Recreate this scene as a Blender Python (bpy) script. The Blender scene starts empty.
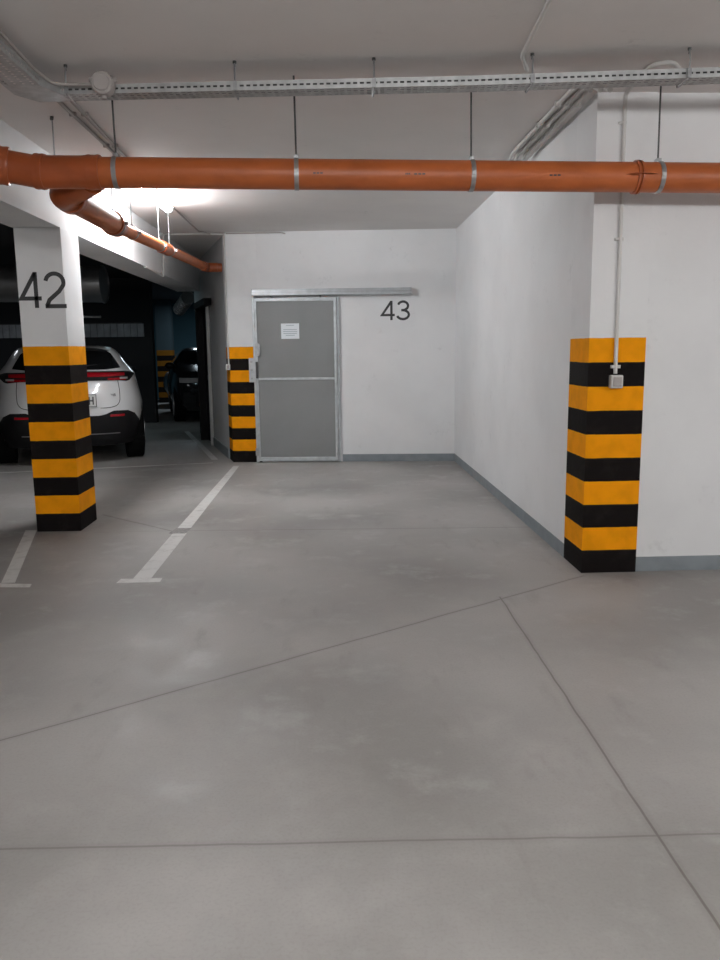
import bpy, bmesh, math, random
from mathutils import Vector, Matrix
random.seed(4)
C = bpy.context.scene.collection
ZC = 3.04            # ceiling height
YB, MB = 10.71, -0.0732   # back wall plane: y = YB + MB*x
XR = 1.6727          # right wall
def yb(x): return YB + MB * x

# ------------------------------------------------------------------ materials
def nmat(name):
    m = bpy.data.materials.new(name); m.use_nodes = True
    nt = m.node_tree; b = nt.nodes['Principled BSDF']
    return m, nt, b
def simple(name, col, rough=.6, metal=0, noise=.0, scale=8, bump=0, bscale=60, coat=0, emit=None, es=1, spec=.5):
    m, nt, b = nmat(name)
    b.inputs['Roughness'].default_value = rough; b.inputs['Metallic'].default_value = metal
    b.inputs['Specular IOR Level'].default_value = spec
    b.inputs['Coat Weight'].default_value = coat
    c = (*col, 1)
    tc = nt.nodes.new('ShaderNodeTexCoord')
    if noise:
        n = nt.nodes.new('ShaderNodeTexNoise'); n.inputs['Scale'].default_value = scale; n.inputs['Detail'].default_value = 6
        nt.links.new(tc.outputs['Object'], n.inputs['Vector'])
        r = nt.nodes.new('ShaderNodeValToRGB')
        r.color_ramp.elements[0].position = .3; r.color_ramp.elements[1].position = .7
        r.color_ramp.elements[0].color = (*[x * (1 - noise) for x in col], 1)
        r.color_ramp.elements[1].color = (*[min(1, x * (1 + noise * .4)) for x in col], 1)
        nt.links.new(n.outputs['Fac'], r.inputs['Fac']); nt.links.new(r.outputs['Color'], b.inputs['Base Color'])
    else:
        b.inputs['Base Color'].default_value = c
    if bump:
        n2 = nt.nodes.new('ShaderNodeTexNoise'); n2.inputs['Scale'].default_value = bscale; n2.inputs['Detail'].default_value = 4
        nt.links.new(tc.outputs['Object'], n2.inputs['Vector'])
        bp = nt.nodes.new('ShaderNodeBump'); bp.inputs['Strength'].default_value = bump; bp.inputs['Distance'].default_value = .01
        nt.links.new(n2.outputs['Fac'], bp.inputs['Height']); nt.links.new(bp.outputs['Normal'], b.inputs['Normal'])
    if emit:
        b.inputs['Emission Color'].default_value = (*emit, 1); b.inputs['Emission Strength'].default_value = es
    return m

def math_node(nt, op, a, b_=None, clamp=False):
    n = nt.nodes.new('ShaderNodeMath'); n.operation = op; n.use_clamp = clamp
    for i, v in enumerate((a, b_)):
        if v is None: continue
        if isinstance(v, (int, float)): n.inputs[i].default_value = v
        else: nt.links.new(v, n.inputs[i])
    return n.outputs[0]
def vmath(nt, op, a, b_=None):
    n = nt.nodes.new('ShaderNodeVectorMath'); n.operation = op
    for i, v in enumerate((a, b_)):
        if v is None: continue
        if isinstance(v, (tuple, list)): n.inputs[i].default_value = v
        else: nt.links.new(v, n.inputs[i])
    return n
def mixc(nt, fac, a, b_):
    n = nt.nodes.new('ShaderNodeMix'); n.data_type = 'RGBA'
    for s, v in ((n.inputs[0], fac), (n.inputs[6], a), (n.inputs[7], b_)):
        if isinstance(v, (int, float)): s.default_value = v
        elif isinstance(v, tuple): s.default_value = (*v, 1)
        else: nt.links.new(v, s)
    return n.outputs[2]
def noise(nt, vec, scale, detail=5, rough=.55):
    n = nt.nodes.new('ShaderNodeTexNoise'); n.inputs['Scale'].default_value = scale
    n.inputs['Detail'].default_value = detail; n.inputs['Roughness'].default_value = rough
    nt.links.new(vec, n.inputs['Vector']); return n.outputs['Fac']
def ramp(nt, f, lo, hi, a=0., b_=1.):
    n = nt.nodes.new('ShaderNodeMapRange'); n.interpolation_type = 'SMOOTHSTEP'
    for i, v in enumerate((lo, hi, a, b_)): n.inputs[i + 1].default_value = v
    nt.links.new(f, n.inputs[0]); return n.outputs[0]

# plastered wall, a little dirt and bump
def wall_mat(name, col, dirt=.06):
    m, nt, b = nmat(name)
    g = nt.nodes.new('ShaderNodeNewGeometry').outputs['Position']
    f = ramp(nt, noise(nt, g, 1.3, 6), .35, .7)
    c = mixc(nt, f, col, tuple(x * (1 - dirt) for x in col))
    sm = math_node(nt, 'MULTIPLY', ramp(nt, noise(nt, g, 3.1, 7, .65), .57, .74), ramp(nt, noise(nt, g, 24, 3), .45, .65))
    c = mixc(nt, math_node(nt, 'MULTIPLY', sm, .34), c, tuple(x * .55 for x in col))
    nt.links.new(c, b.inputs['Base Color']); b.inputs['Roughness'].default_value = .75
    b.inputs['Specular IOR Level'].default_value = .3
    bp = nt.nodes.new('ShaderNodeBump'); bp.inputs['Strength'].default_value = .12; bp.inputs['Distance'].default_value = .006
    nt.links.new(noise(nt, g, 35, 5), bp.inputs['Height']); nt.links.new(bp.outputs['Normal'], b.inputs['Normal'])
    return m
# column paint: ten alternate bands, black at the floor, orange on top, plain white above
def stripe_mat(name, white, orange=(.93, .345, .004), black=(.009, .007, .007), top=1.5588):
    m, nt, b = nmat(name)
    g = nt.nodes.new('ShaderNodeNewGeometry').outputs['Position']
    s = nt.nodes.new('ShaderNodeSeparateXYZ'); nt.links.new(g, s.inputs[0]); z = s.outputs['Z']
    wob = math_node(nt, 'MULTIPLY', math_node(nt, 'SUBTRACT', noise(nt, g, 14, 3), .5), .006)
    zz = math_node(nt, 'ADD', z, wob)
    k = math_node(nt, 'MODULO', math_node(nt, 'FLOOR', math_node(nt, 'DIVIDE', zz, top / 10)), 2.)
    nz = noise(nt, g, 9, 6)
    o = mixc(nt, ramp(nt, nz, .35, .75), orange, tuple(x * .86 for x in orange))
    bk = mixc(nt, ramp(nt, nz, .5, .8), black, (.018, .015, .014))
    c = mixc(nt, k, bk, o)
    up = math_node(nt, 'GREATER_THAN', zz, top)
    w = mixc(nt, ramp(nt, noise(nt, g, 3, 6), .4, .8), white, tuple(x * .93 for x in white))
    c = mixc(nt, up, c, w)
    nt.links.new(c, b.inputs['Base Color']); b.inputs['Roughness'].default_value = .7
    b.inputs['Specular IOR Level'].default_value = .08
    bp = nt.nodes.new('ShaderNodeBump'); bp.inputs['Strength'].default_value = .15; bp.inputs['Distance'].default_value = .006
    nt.links.new(noise(nt, g, 40, 5), bp.inputs['Height']); nt.links.new(bp.outputs['Normal'], b.inputs['Normal'])
    return m
# polished concrete with saw-cut joints
def floor_mat():
    m, nt, b = nmat('polished_concrete')
    g = nt.nodes.new('ShaderNodeNewGeometry').outputs['Position']
    n1 = noise(nt, g, .55, 8, .6); n2 = noise(nt, g, 2.2, 8, .65)
    mp = nt.nodes.new('ShaderNodeMapping'); mp.inputs['Scale'].default_value = (1, .35, 1); nt.links.new(g, mp.inputs[0])
    n3 = noise(nt, mp.outputs[0], 6, 6, .6); n4 = noise(nt, g, 90, 3)
    c = mixc(nt, ramp(nt, n1, .36, .64), (.41, .397, .38), (.25, .239, .227))
    c = mixc(nt, math_node(nt, 'MULTIPLY', ramp(nt, n2, .5, .72), .5), c, (.46, .455, .44))
    c = mixc(nt, math_node(nt, 'MULTIPLY', ramp(nt, n3, .55, .75), .28), c, (.20, .18, .165))
    c = mixc(nt, math_node(nt, 'MULTIPLY', ramp(nt, n4, .45, .7), .12), c, (.16, .15, .14))
    wv = vmath(nt, 'SCALE', vmath(nt, 'SUBTRACT', nt.nodes.new('ShaderNodeTexNoise').outputs['Color'], (.5, .5, .5)).outputs[0])
    tx = [n for n in nt.nodes if n.type == 'TEX_NOISE'][-1]; tx.inputs['Scale'].default_value = 3; nt.links.new(g, tx.inputs['Vector'])
    wv.inputs['Scale'].default_value = .02
    gp = vmath(nt, 'MULTIPLY', vmath(nt, 'ADD', g, wv.outputs[0]).outputs[0], (1, 1, 0)).outputs[0]
    segs = [((-3.7, 1.30), (1.66, 5.03), .005, .6), ((1.016, 4.619), (.985, 1.2), .005, .6), ((-4, 2.31), (4, 2.15), .0055, .42),
            ((-1.3, 6.62), (1.67, 6.50), .005, .45), ((-2.15, 7.36), (-1.35, 6.60), .006, .6), ((-2.0, 6.62), (-1.3, 6.62), .004, .25),
            ((-8, 3.6), (-2.6, 3.7), .006, .3)]
    tot = None
    for (a, e, w, st) in segs:
        d = (e[0] - a[0], e[1] - a[1], 0); L2 = d[0] ** 2 + d[1] ** 2
        pa = vmath(nt, 'SUBTRACT', gp, (a[0], a[1], 0)).outputs[0]
        dt = vmath(nt, 'DOT_PRODUCT', pa, d).outputs['Value']
        h = math_node(nt, 'DIVIDE', dt, L2, True)
        hv = nt.nodes.new('ShaderNodeVectorMath'); hv.operation = 'SCALE'; hv.inputs[0].default_value = d; nt.links.new(h, hv.inputs['Scale'])
        dist = vmath(nt, 'LENGTH', vmath(nt, 'SUBTRACT', pa, hv.outputs[0]).outputs[0]).outputs['Value']
        core = math_node(nt, 'MULTIPLY', ramp(nt, dist, w * .5, w * 1.3, 1., 0.), st)
        halo = math_node(nt, 'MULTIPLY', ramp(nt, dist, w, w * 6, 1., 0.), st * .22)
        mk = math_node(nt, 'MAXIMUM', core, halo)
        tot = mk if tot is None else math_node(nt, 'MAXIMUM', tot, mk)
    c = mixc(nt, tot, c, (.07, .055, .045))
    nt.links.new(c, b.inputs['Base Color'])
    r = ramp(nt, n2, .35, .7, .62, .40)
    nt.links.new(r, b.inputs['Roughness']); b.inputs['Specular IOR Level'].default_value = .45
    bp = nt.nodes.new('ShaderNodeBump'); bp.inputs['Strength'].default_value = .08; bp.inputs['Distance'].default_value = .004
    nt.links.new(noise(nt, g, 14, 6), bp.inputs['Height']); nt.links.new(bp.outputs['Normal'], b.inputs['Normal'])
    return m
def paint_mat():
    m, nt, b = nmat('worn_line_paint')
    g = nt.nodes.new('ShaderNodeNewGeometry').outputs['Position']
    f = ramp(nt, noise(nt, g, 9, 8, .7), .45, .8)
    c = mixc(nt, f, (.66, .66, .64), (.42, .41, .39))
    nt.links.new(c, b.inputs['Base Color']); b.inputs['Roughness'].default_value = .6
    return m
def pipe_mat(name, col, rough=.42):
    m, nt, b = nmat(name)
    g = nt.nodes.new('ShaderNodeNewGeometry').outputs['Position']
    c = mixc(nt, ramp(nt, noise(nt, g, 5, 6), .4, .7), col, tuple(x * .82 for x in col))
    nt.links.new(c, b.inputs['Base Color']); b.inputs['Roughness'].default_value = rough
    return m
def mesh_mat():
    m, nt, b = nmat('galvanised_fine_mesh')
    tc = nt.nodes.new('ShaderNodeTexCoord').outputs['Object']
    w = nt.nodes.new('ShaderNodeTexWave'); w.bands_direction = 'X'; w.inputs['Scale'].default_value = 40; nt.links.new(tc, w.inputs[0])
    w2 = nt.nodes.new('ShaderNodeTexWave'); w2.bands_direction = 'Z'; w2.inputs['Scale'].default_value = 40; nt.links.new(tc, w2.inputs[0])
    mx = math_node(nt, 'MAXIMUM', w.outputs['Fac'], w2.outputs['Fac'])
    c = mixc(nt, ramp(nt, mx, .6, .95), (.17, .175, .175), (.30, .31, .315))
    c = mixc(nt, ramp(nt, noise(nt, tc, 2.0, 5), .35, .7), c, (.22, .225, .225))
    nt.links.new(c, b.inputs['Base Color']); b.inputs['Roughness'].default_value = .6; b.inputs['Metallic'].default_value = .0
    return m

WHITE = (.80, .80, .80)
M = dict(
    wall=wall_mat('white_plaster', (.82, .825, .83)),
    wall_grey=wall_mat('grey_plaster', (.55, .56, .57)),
    ceil=wall_mat('ceiling_plaster', (.80, .77, .75), .05),
    shaded_wall=wall_mat('shaded_plaster', (.022, .024, .027)),  # near-black colour carries the shade of the unlit bays
    shaded_ceil=wall_mat('shaded_ceiling_plaster', (.03, .03, .032)),  # shade over the rear bays put into the ceiling colour
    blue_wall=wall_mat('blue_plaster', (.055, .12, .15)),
    stripes=stripe_mat('striped_column_paint', (.82, .825, .83)),
    stripes_shaded=stripe_mat('shaded_column_paint', (.05, .07, .08), orange=(.22, .09, .01)),  # same column paint with its dimness put into the colours
    floor=floor_mat(), paint=paint_mat(),
    skirt=simple('grey_skirting_paint', (.24, .27, .29), .5, noise=.15),
    pipe=pipe_mat('orange_pvc', (.50, .125, .03)),
    pipe2=pipe_mat('orange_pvc_fitting', (.42, .098, .028), .36),
    steel=simple('zinc_steel', (.42, .43, .44), .38, .85, noise=.2, scale=30),
    tray=simple('galvanised_tray', (.52, .53, .53), .45, .6, noise=.2, scale=20),
    darksteel=simple('dark_steel', (.09, .09, .09), .45, .6),
    frame=simple('galvanised_frame', (.52, .55, .57), .42, .45, noise=.18, scale=12),
    mesh=mesh_mat(),
    plastic=simple('white_plastic', (.66, .65, .63), .5),
    plastic2=simple('grey_plastic', (.38, .35, .335), .6),
    paper=simple('paper', (.80, .84, .88), .8),
    ink=simple('ink', (.28, .33, .38), .8),
    digit=simple('dark_vinyl', (.03, .03, .032), .5),
    lamp=simple('lamp_diffuser', (.9, .9, .9), .4, emit=(.95, .975, 1), es=125),
    lampoff=simple('lamp_body', (.7, .7, .7), .5),
    carwhite=simple('white_car_paint', (.78, .79, .80), .25, coat=.6),
    cardark=simple('black_car_paint', (.012, .012, .014), .2, coat=.6),
    carblue=simple('pale_blue_car_paint', (.16, .23, .29), .3, coat=.6),
    glass=simple('dark_car_glass', (.01, .011, .012), .08, coat=.5),
    trim=simple('black_car_plastic', (.008, .008, .009), .6, spec=.25),
    tyre=simple('tyre_rubber', (.004, .004, .004), .9, spec=.1),
    rim=simple('alloy_rim', (.30, .30, .31), .35, .8),
    red=simple('red_lamp', (.30, .006, .012), .25, coat=.5, emit=(.8, .02, .03), es=.02),
    clear=simple('clear_lamp', (.55, .50, .50), .15, .3),
    chrome=simple('chrome', (.75, .75, .76), .12, 1.),
    plate=simple('number_plate', (.74, .74, .72), .4),
    duct=simple('spiral_duct', (.45, .46, .47), .30, .85),
    cladding=simple('pale_cladding', (.35, .37, .40), .6, noise=.3, scale=5),
    black=simple('black_door_paint', (.006, .006, .007), .6, spec=.12),
    beige=simple('beige_box', (.45, .40, .33), .6),
    whitestrip=simple('white_door_edge', (.50, .51, .50), .5),
    patch=simple('floor_patch', (.30, .29, .28), .7, noise=.4, scale=40),
)

# ------------------------------------------------------------------ mesh helpers
def obj(name, bm, mat, parent=None, smooth=False, loc=None, bevel=0):
    me = bpy.data.meshes.new(name); bmesh.ops.recalc_face_normals(bm, faces=bm.faces[:])
    if smooth:
        for e in bm.edges:
            if len(e.link_faces) == 2 and e.calc_face_angle(0) > .55: e.smooth = False
    bm.to_mesh(me); bm.free()
    o = bpy.data.objects.new(name, me); C.objects.link(o)
    for mm in (mat if isinstance(mat, (list, tuple)) else [mat]): me.materials.append(mm)
    if smooth:
        for p in me.polygons: p.use_smooth = True
    if bevel:
        bv = o.modifiers.new('b', 'BEVEL'); bv.width = bevel; bv.segments = 2; bv.limit_method = 'ANGLE'
    if parent: o.parent = parent; 
    if loc: o.location = loc
    return o
def empty(name, loc=(0, 0, 0), rz=0):
    o = bpy.data.objects.new(name, None); C.objects.link(o); o.location = loc; o.rotation_euler = (0, 0, rz); o.empty_display_size = .1
    return o
def tag(o, label, cat, group=None):
    o['label'] = label; o['category'] = cat
    if group: o['group'] = group
    return o
def struct(o, label=None, cat=None):
    o['kind'] = 'structure'
    if label: o['label'] = label; o['category'] = cat
    return o
def B(): return bmesh.new()
def box(bm, x0, x1, y0, y1, z0, z1, mat=None):
    r = bmesh.ops.create_cube(bm, size=1)
    for v in r['verts']:
        v.co = Vector((x0 + (v.co.x + .5) * (x1 - x0), y0 + (v.co.y + .5) * (y1 - y0), z0 + (v.co.z + .5) * (z1 - z0)))
        if mat: v.co = mat @ v.co
    return bm
def bx(*a): return box(B(), *a)
def prism(poly, z0, z1, bm=None):
    bm = bm or B()
    lo = [bm.verts.new((x, y, z0)) for x, y in poly]; hi = [bm.verts.new((x, y, z1)) for x, y in poly]
    n = len(poly)
    bm.faces.new(lo[::-1]); bm.faces.new(hi)
    for i in range(n): bm.faces.new((lo[i], lo[(i + 1) % n], hi[(i + 1) % n], hi[i]))
    return bm
def tube(pts, rad, bm=None, seg=16, caps=True):
    bm = bm or B(); pts = [Vector(p) for p in pts]
    rs = rad if isinstance(rad, (list, tuple)) else [rad] * len(pts)
    up = None; rings = []
    def step(i, s_):
        j = i + s_
        while 0 <= j < len(pts):
            d = (pts[j] - pts[i]) * s_
            if d.length > 1e-5: return d.normalized()
            j += s_
        return None
    for i, p in enumerate(pts):
        da, db = step(i, -1), step(i, 1)
        t = ((da or db) + (db or da)).normalized()
        if up is None:
            up = Vector((0, 0, 1)) if abs(t.z) < .9 else Vector((1, 0, 0))
        s = t.cross(up).normalized(); up = s.cross(t).normalized()
        k = 1.
        if 0 < i < len(pts) - 1:
            k = 1 / max(.75, (da or t).dot(t))
        rings.append([bm.verts.new(p + (s * math.cos(q) + up * math.sin(q)) * rs[i] * k) for q in [2 * math.pi * j / seg for j in range(seg)]])
    for a, b_ in zip(rings, rings[1:]):
        for j in range(seg): bm.faces.new((a[j], a[(j + 1) % seg], b_[(j + 1) % seg], b_[j]))
    if caps: bm.faces.new(rings[0][::-1]); bm.faces.new(rings[-1])
    return bm
def rounded(pts, r, n=6):
    pts = [Vector(p) for p in pts]; out = [pts[0]]
    for a, p, b_ in zip(pts, pts[1:], pts[2:]):
        d1 = (a - p); d2 = (b_ - p); rr = min(r, d1.length * .45, d2.length * .45)
        s = p + d1.normalized() * rr; e = p + d2.normalized() * rr
        for k in range(n + 1):
            t = k / n; out.append(s * (1 - t) ** 2 + p * 2 * t * (1 - t) + e * t * t)
    return out + [pts[-1]]
def sock(a, b_, r, R, lip=.012):
    """pipe socket between a and b: swollen collar with a rounded lip at each end"""
    a = Vector(a); b_ = Vector(b_); d = (b_ - a); L = d.length; d.normalize()
    prof = [(0, r * 1.002), (.0, R), (lip, R * 1.02), (lip * 2, R), (L - lip * 2, R * .992), (L - lip, R * 1.02), (L, R), (L + .001, r * 1.002)]
    return tube([a + d * s for s, _ in prof], [q for _, q in prof], seg=28, caps=False)
def ring(c, axis, r, w, t, seg=28, bm=None):
    """flat band of width w round radius r"""
    c = Vector(c); ax = Vector(axis).normalized()
    return tube([c - ax * w / 2, c - ax * w / 2, c + ax * w / 2, c + ax * w / 2], [r, r + t, r + t, r], bm, seg, False)

# ------------------------------------------------------------------ the shell
struct(obj('floor', bx(-14, 9, -7, 30, -.2, 0), M['floor']))
struct(obj('ceiling', prism([(-14, -7), (9, -7), (9, 15.5), (-2.3, 15.5), (-2.3, 6.9), (-14, 6.9)], ZC, ZC + .2), M['ceil']))
struct(obj('ceiling_rear', prism([(-14, 6.9), (-2.3, 6.9), (-2.3, 15.5), (9, 15.5), (9, 30), (-14, 30)], ZC, ZC + .2), M['shaded_ceil']))
# oblique wall that runs back and left from the corner of the back wall
OA = Vector((-1.335, yb(-1.335), 0)); OD = Vector((-.264, .9645, 0)).normalized(); ON = Vector((-OD.y, OD.x, 0))
def ob(t, off=0, z=0):
    p = OA + OD * t + ON * off; return (p.x, p.y, z)
def obxy(t, off=0): return ob(t, off)[:2]
SC0 = -.941            # right edge of striped back column
colp = [(-1.335, yb(-1.335)), (SC0, yb(SC0)), (SC0 + .02, yb(SC0) + .32), obxy(.36, -.02)[:2], obxy(.36, 0)]
struct(obj('wall_back', prism([(SC0, yb(SC0)), (XR, yb(XR)), (XR, yb(XR) + .3), (SC0 + .02, yb(SC0) + .3)], 0, ZC), M['wall']))
o = obj('wall_left', prism([obxy(.36), obxy(2.05), obxy(2.05, -.25), obxy(.30, -.25)], 0, ZC), M['wall_grey']); struct(o)  # grey stands for the weaker light on this oblique wall
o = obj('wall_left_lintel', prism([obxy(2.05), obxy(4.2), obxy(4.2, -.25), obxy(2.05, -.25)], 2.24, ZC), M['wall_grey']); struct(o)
struct(obj('wall_left_rear', prism([obxy(3.02), obxy(4.2), obxy(4.2, -.25), obxy(3.02, -.25)], 0, 2.24), M['shaded_wall']))
bc = obj('striped_column', prism([(p[0], p[1]) for p in [(-1.341, yb(-1.335) - .006), (SC0, yb(SC0) - .006), (SC0, yb(SC0) + .3), (-1.30, 11.2), obxy(.36, .0)[:2], obxy(.05, .006)]], 0, ZC), M['stripes'])
tag(bc, 'white column with black and orange bands at the back wall corner, left of the metal door', 'column')
struct(obj('wall_right', bx(XR, 2.039, 5.50, yb(XR) + .3, 0, ZC), M['wall']))
struct(obj('wall_front', bx(2.039, 9, 5.112, 5.40, 0, ZC), M['wall']))
rc = obj('striped_column', bx(XR - .004, 2.039, 5.096, 5.50, 0, ZC), M['stripes'])
tag(rc, 'striped black and orange concrete column on the right with a wall socket', 'column')
pc = obj('striped_column', bx(-2.518, -2.1464, 6.685, 7.15, 0, 2.504), M['stripes'], bevel=.004)
tag(pc, 'freestanding square column bearing the number 42, banded black and orange', 'column')
struct(obj('ceiling_beam', bx(-2.538, -2.1564, -7, 13.75, 2.504, ZC), M['wall']))
# enclosure of the hall, far dark bays
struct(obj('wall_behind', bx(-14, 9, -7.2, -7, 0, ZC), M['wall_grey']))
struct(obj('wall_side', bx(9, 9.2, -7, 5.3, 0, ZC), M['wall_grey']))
struct(obj('wall_far_left', bx(-14.2, -14, -7, 30, 0, ZC), M['shaded_wall']))
struct(obj('wall_rear', bx(-14, -3.75, 17.2, 17.4, 0, ZC), M['shaded_wall']))
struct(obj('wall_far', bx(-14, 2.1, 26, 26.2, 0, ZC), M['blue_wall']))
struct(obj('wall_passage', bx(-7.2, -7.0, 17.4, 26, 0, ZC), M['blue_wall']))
struct(obj('wall_far_right', bx(2.1, 2.3, 10.9, 26, 0, ZC), M['shaded_wall']))
# skirtings
def skirt(name, a, b_, n, h=.1, t=.004):
    a = Vector((*a, 0)); b_ = Vector((*b_, 0)); n = Vector((*n, 0)).normalized() * t
    struct(obj(name, prism([tuple(a.xy), tuple(b_.xy), tuple((b_ + n).xy), tuple((a + n).xy)], 0, h), M['skirt']))
skirt('baseboard_back', (.16, yb(.16)), (XR, yb(XR)), (0, -1))
skirt('baseboard_right', (XR, yb(XR)), (XR, 5.50), (-1, 0), .1)
skirt('baseboard_front', (2.039, 5.112), (9, 5.112), (0, -1), .1)
skirt('baseboard_left', obxy(.37), obxy(2.05), (ON.x, ON.y), .14, .02)

# ------------------------------------------------------------------ floor markings
def quads(name, polys, mat, z=.0015):
    bm = B()
    for p in polys: prism(p, 0.0002, z, bm)
    return obj(name, bm, mat)
o = quads('parking_line', [[(-1.345, 5.19), (-1.225, 5.19), (-1.222, 6.52), (-1.338, 6.52)], [(-1.336, 6.72), (-1.222, 6.72), (-1.222, 10.45), (-1.300, 10.45)],
                           [(-1.432, 5.095), (-1.147, 5.10), (-1.150, 5.19), (-1.425, 5.19)]], M['paint'])
tag(o, 'long white painted bay line with T end, running to the back column', 'line')
o = quads('floor_patch', [[(-1.37, 6.53), (-1.235, 6.51), (-1.215, 6.70), (-1.345, 6.71)]], M['patch'], .003)
tag(o, 'small rough grey patch interrupting the long white bay line', 'patch')
def lerp2(a, b_, t): return (a[0] + (b_[0] - a[0]) * t, a[1] + (b_[1] - a[1]) * t)
o = quads('parking_line', [[(-2.205, 5.16), (-2.115, 5.16), (-2.545, 6.75), (-2.64, 6.75)], [(-2.32, 5.07), (-1.975, 5.045), (-1.99, 5.115), (-2.30, 5.16)]], M['paint'])
tag(o, 'white painted bay line with T end, leading to the number 42 column', 'line')
o = quads('parking_line', [[(-7.5, 9.41), (-1.62, 10.745), (-1.62, 10.80), (-7.5, 9.46)]], M['paint'])
tag(o, 'thin white line crossing behind the number 42 column, before the white car', 'line')
a = ob(.35, .17); b2 = ob(4.6, .17); a2 = ob(.35, .26); b3 = ob(4.6, .26)
o = quads('parking_line', [[a[:2], b2[:2], b3[:2], a2[:2]]], M['paint'])
tag(o, 'white floor line running along the foot of the oblique left wall', 'line')

# ------------------------------------------------------------------ numbers
def ribbon(bm, path, w, closed=False):
    """flat stroke in the xz plane (y = 0), thickness in y"""
    p = [Vector((a, 0, b_)) for a, b_ in path]; L = []; R_ = []
    for i, q in enumerate(p):
        d1 = (q - p[i - 1]).normalized() if i else None; d2 = (p[i + 1] - q).normalized() if i < len(p) - 1 else None
        t = ((d1 or d2) + (d2 or d1)).normalized(); n = Vector((-t.z, 0, t.x)); k = 1 / max(.5, t.dot(d2 or d1))
        L.append(q + n * w / 2 * k); R_.append(q - n * w / 2 * k)
    T = Vector((0, -.0012, 0))
    vl = [bm.verts.new(x + T) for x in L]; vr = [bm.verts.new(x + T) for x in R_]
    bl = [bm.verts.new(x) for x in L]; br = [bm.verts.new(x) for x in R_]
    for i in range(len(p) - 1):
        bm.faces.new((vl[i], vl[i + 1], vr[i + 1], vr[i])); bm.faces.new((vl[i], bl[i], bl[i + 1], vl[i + 1])); bm.faces.new((vr[i], vr[i + 1], br[i + 1], br[i]))
def arc(cx, cz, rx, rz, a0, a1, n=14):
    return [(cx + rx * math.cos(math.radians(a0 + (a1 - a0) * k / n)), cz + rz * math.sin(math.radians(a0 + (a1 - a0) * k / n))) for k in range(n + 1)]
def strokes(ch):
    if ch == '4': return [[(.60, .265), (.045, .265), (.43, .93), (.47, .93)], [(.455, 0), (.455, 1.0)]]
    if ch == '2': return [arc(.31, .71, .245, .245, 170, -20, 16) + [(.42, .46), (.14, .22), (.075, .07), (.045, .045)], [(.02, .045), (.60, .045)]]
    if ch == '3': return [arc(.30, .735, .215, .22, 165, -85, 16), arc(.295, .275, .255, .23, 88, -165, 18), [(.22, .51), (.33, .51)]]
def digits(name, txt, x0, x1, z0, z1, yfn, sw=.10):
    bm = B(); H = z1 - z0; n = len(txt); W = (x1 - x0) / H
    gw = (W - .05) / n; adv = gw + .05
    for i, ch in enumerate(txt):
        for s in strokes(ch): ribbon(bm, [(x0 + (a / .62 * gw + i * adv) * H, z0 + b_ * H) for a, b_ in s], sw * H)
    for v in bm.verts: v.co.y += yfn(v.co.x)
    return obj(name, bm, M['digit'])
o = digits('bay_number', '43', .69, 1.078, 1.885, 2.135, lambda x: yb(x) - .0005, .125)
tag(o, 'black number 43 on the white back wall beside the metal door', 'number')
o = digits('bay_number', '42', -2.508, -2.130, 1.868, 2.152, lambda x: 6.6843, .115)
tag(o, 'dark number 42 on the freestanding striped column', 'number')

# ------------------------------------------------------------------ metal store door on the back wall
rz = math.atan(MB)
door = empty('door_1', (-1.0, yb(-1.0), 0), rz)
struct(door, 'grey metal sliding door with mesh panels on the back wall', 'door')
# local: x along wall from x=-1.0, y negative towards camera
obj('slide_rail', bx(.0, 2.09, -.10, -.005, 2.218, 2.298), M['frame'], door, bevel=.004)
bm = B(); box(bm, -.004, 0.0, -.105, -.003, 2.213, 2.303); box(bm, 2.09, 2.094, -.105, -.003, 2.213, 2.303); box(bm, -.004, 2.094, -.103, -.099, 2.255, 2.261)
obj('rail_cap', bm, M['steel'], door)
obj('door_post', bx(-.008, .020, -.075, -.003, 0, 2.213), M['frame'], door, bevel=.003)
obj('door_post', bx(1.112, 1.138, -.05, -.003, 0, 2.19), M['frame'], door, bevel=.003)
leaf = empty('door_leaf'); leaf.parent = door
bm = B()
for a in ((.022, .050, 0.02, 2.19), (1.070, 1.108, 0.02, 2.19)): box(bm, a[0], a[1], -.075, -.035, a[2], a[3])
for z0_, z1_ in ((.02, .075), (1.115, 1.145), (2.145, 2.19)): box(bm, .050, 1.070, -.074, -.036, z0_, z1_)
bpy.data.objects.remove(leaf)
lf = obj('door_leaf', bm, M['frame'], door, bevel=.003)
obj('mesh_panel', bx(.045, 1.075, -.058, -.052, 1.14, 2.15), M['mesh'], lf)
obj('mesh_panel', bx(.045, 1.075, -.058, -.052, .07, 1.12), M['mesh'], lf)
bm = B(); box(bm, -.072, .022, -.083, -.077, 1.09, 1.41)
lp = obj('lock_plate', bm, M['frame'], door, bevel=.002)
for z_ in (1.16, 1.27, 1.38): obj('screw', bx(-.05, -.02, -.086, -.083, z_ - .032, z_ - .008), M['steel'], lp)
bm = B(); box(bm, .02, .075, -.10, -.085, 1.435, 1.60); box(bm, .062, .088, -.11, -.099, 1.45, 1.59); obj('latch', bm, M['steel'], door, bevel=.003)
bm = B(); box(bm, .022, .05, -.11, -.078, 1.14, 1.36); obj('handle', bm, M['darksteel'], door, bevel=.004)
bm = B(); box(bm, -.015, .03, -.095, -.077, .10, .2); obj('floor_guide', bm, M['steel'], door)
for q in (.25, .9): obj('roller', tube([(q, -.055, 2.203), (q, -.09, 2.203)], .012), M['darksteel'], door, True)
nt_ = empty('notice_sheet', (-.51, yb(-.51) - .0752, 1.757), rz)
tag(nt_, 'small white paper notice stuck high on the metal door', 'notice')
nt_.location = Vector((-1.0, yb(-1.0), 0)) + Matrix.Rotation(rz, 3, 'Z') @ Vector((.49, -.059, 1.757))
obj('sheet', bx(-.12, .12, -.0025, 0, -.1, .1), M['paper'], nt_)
bm = B()
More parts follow.
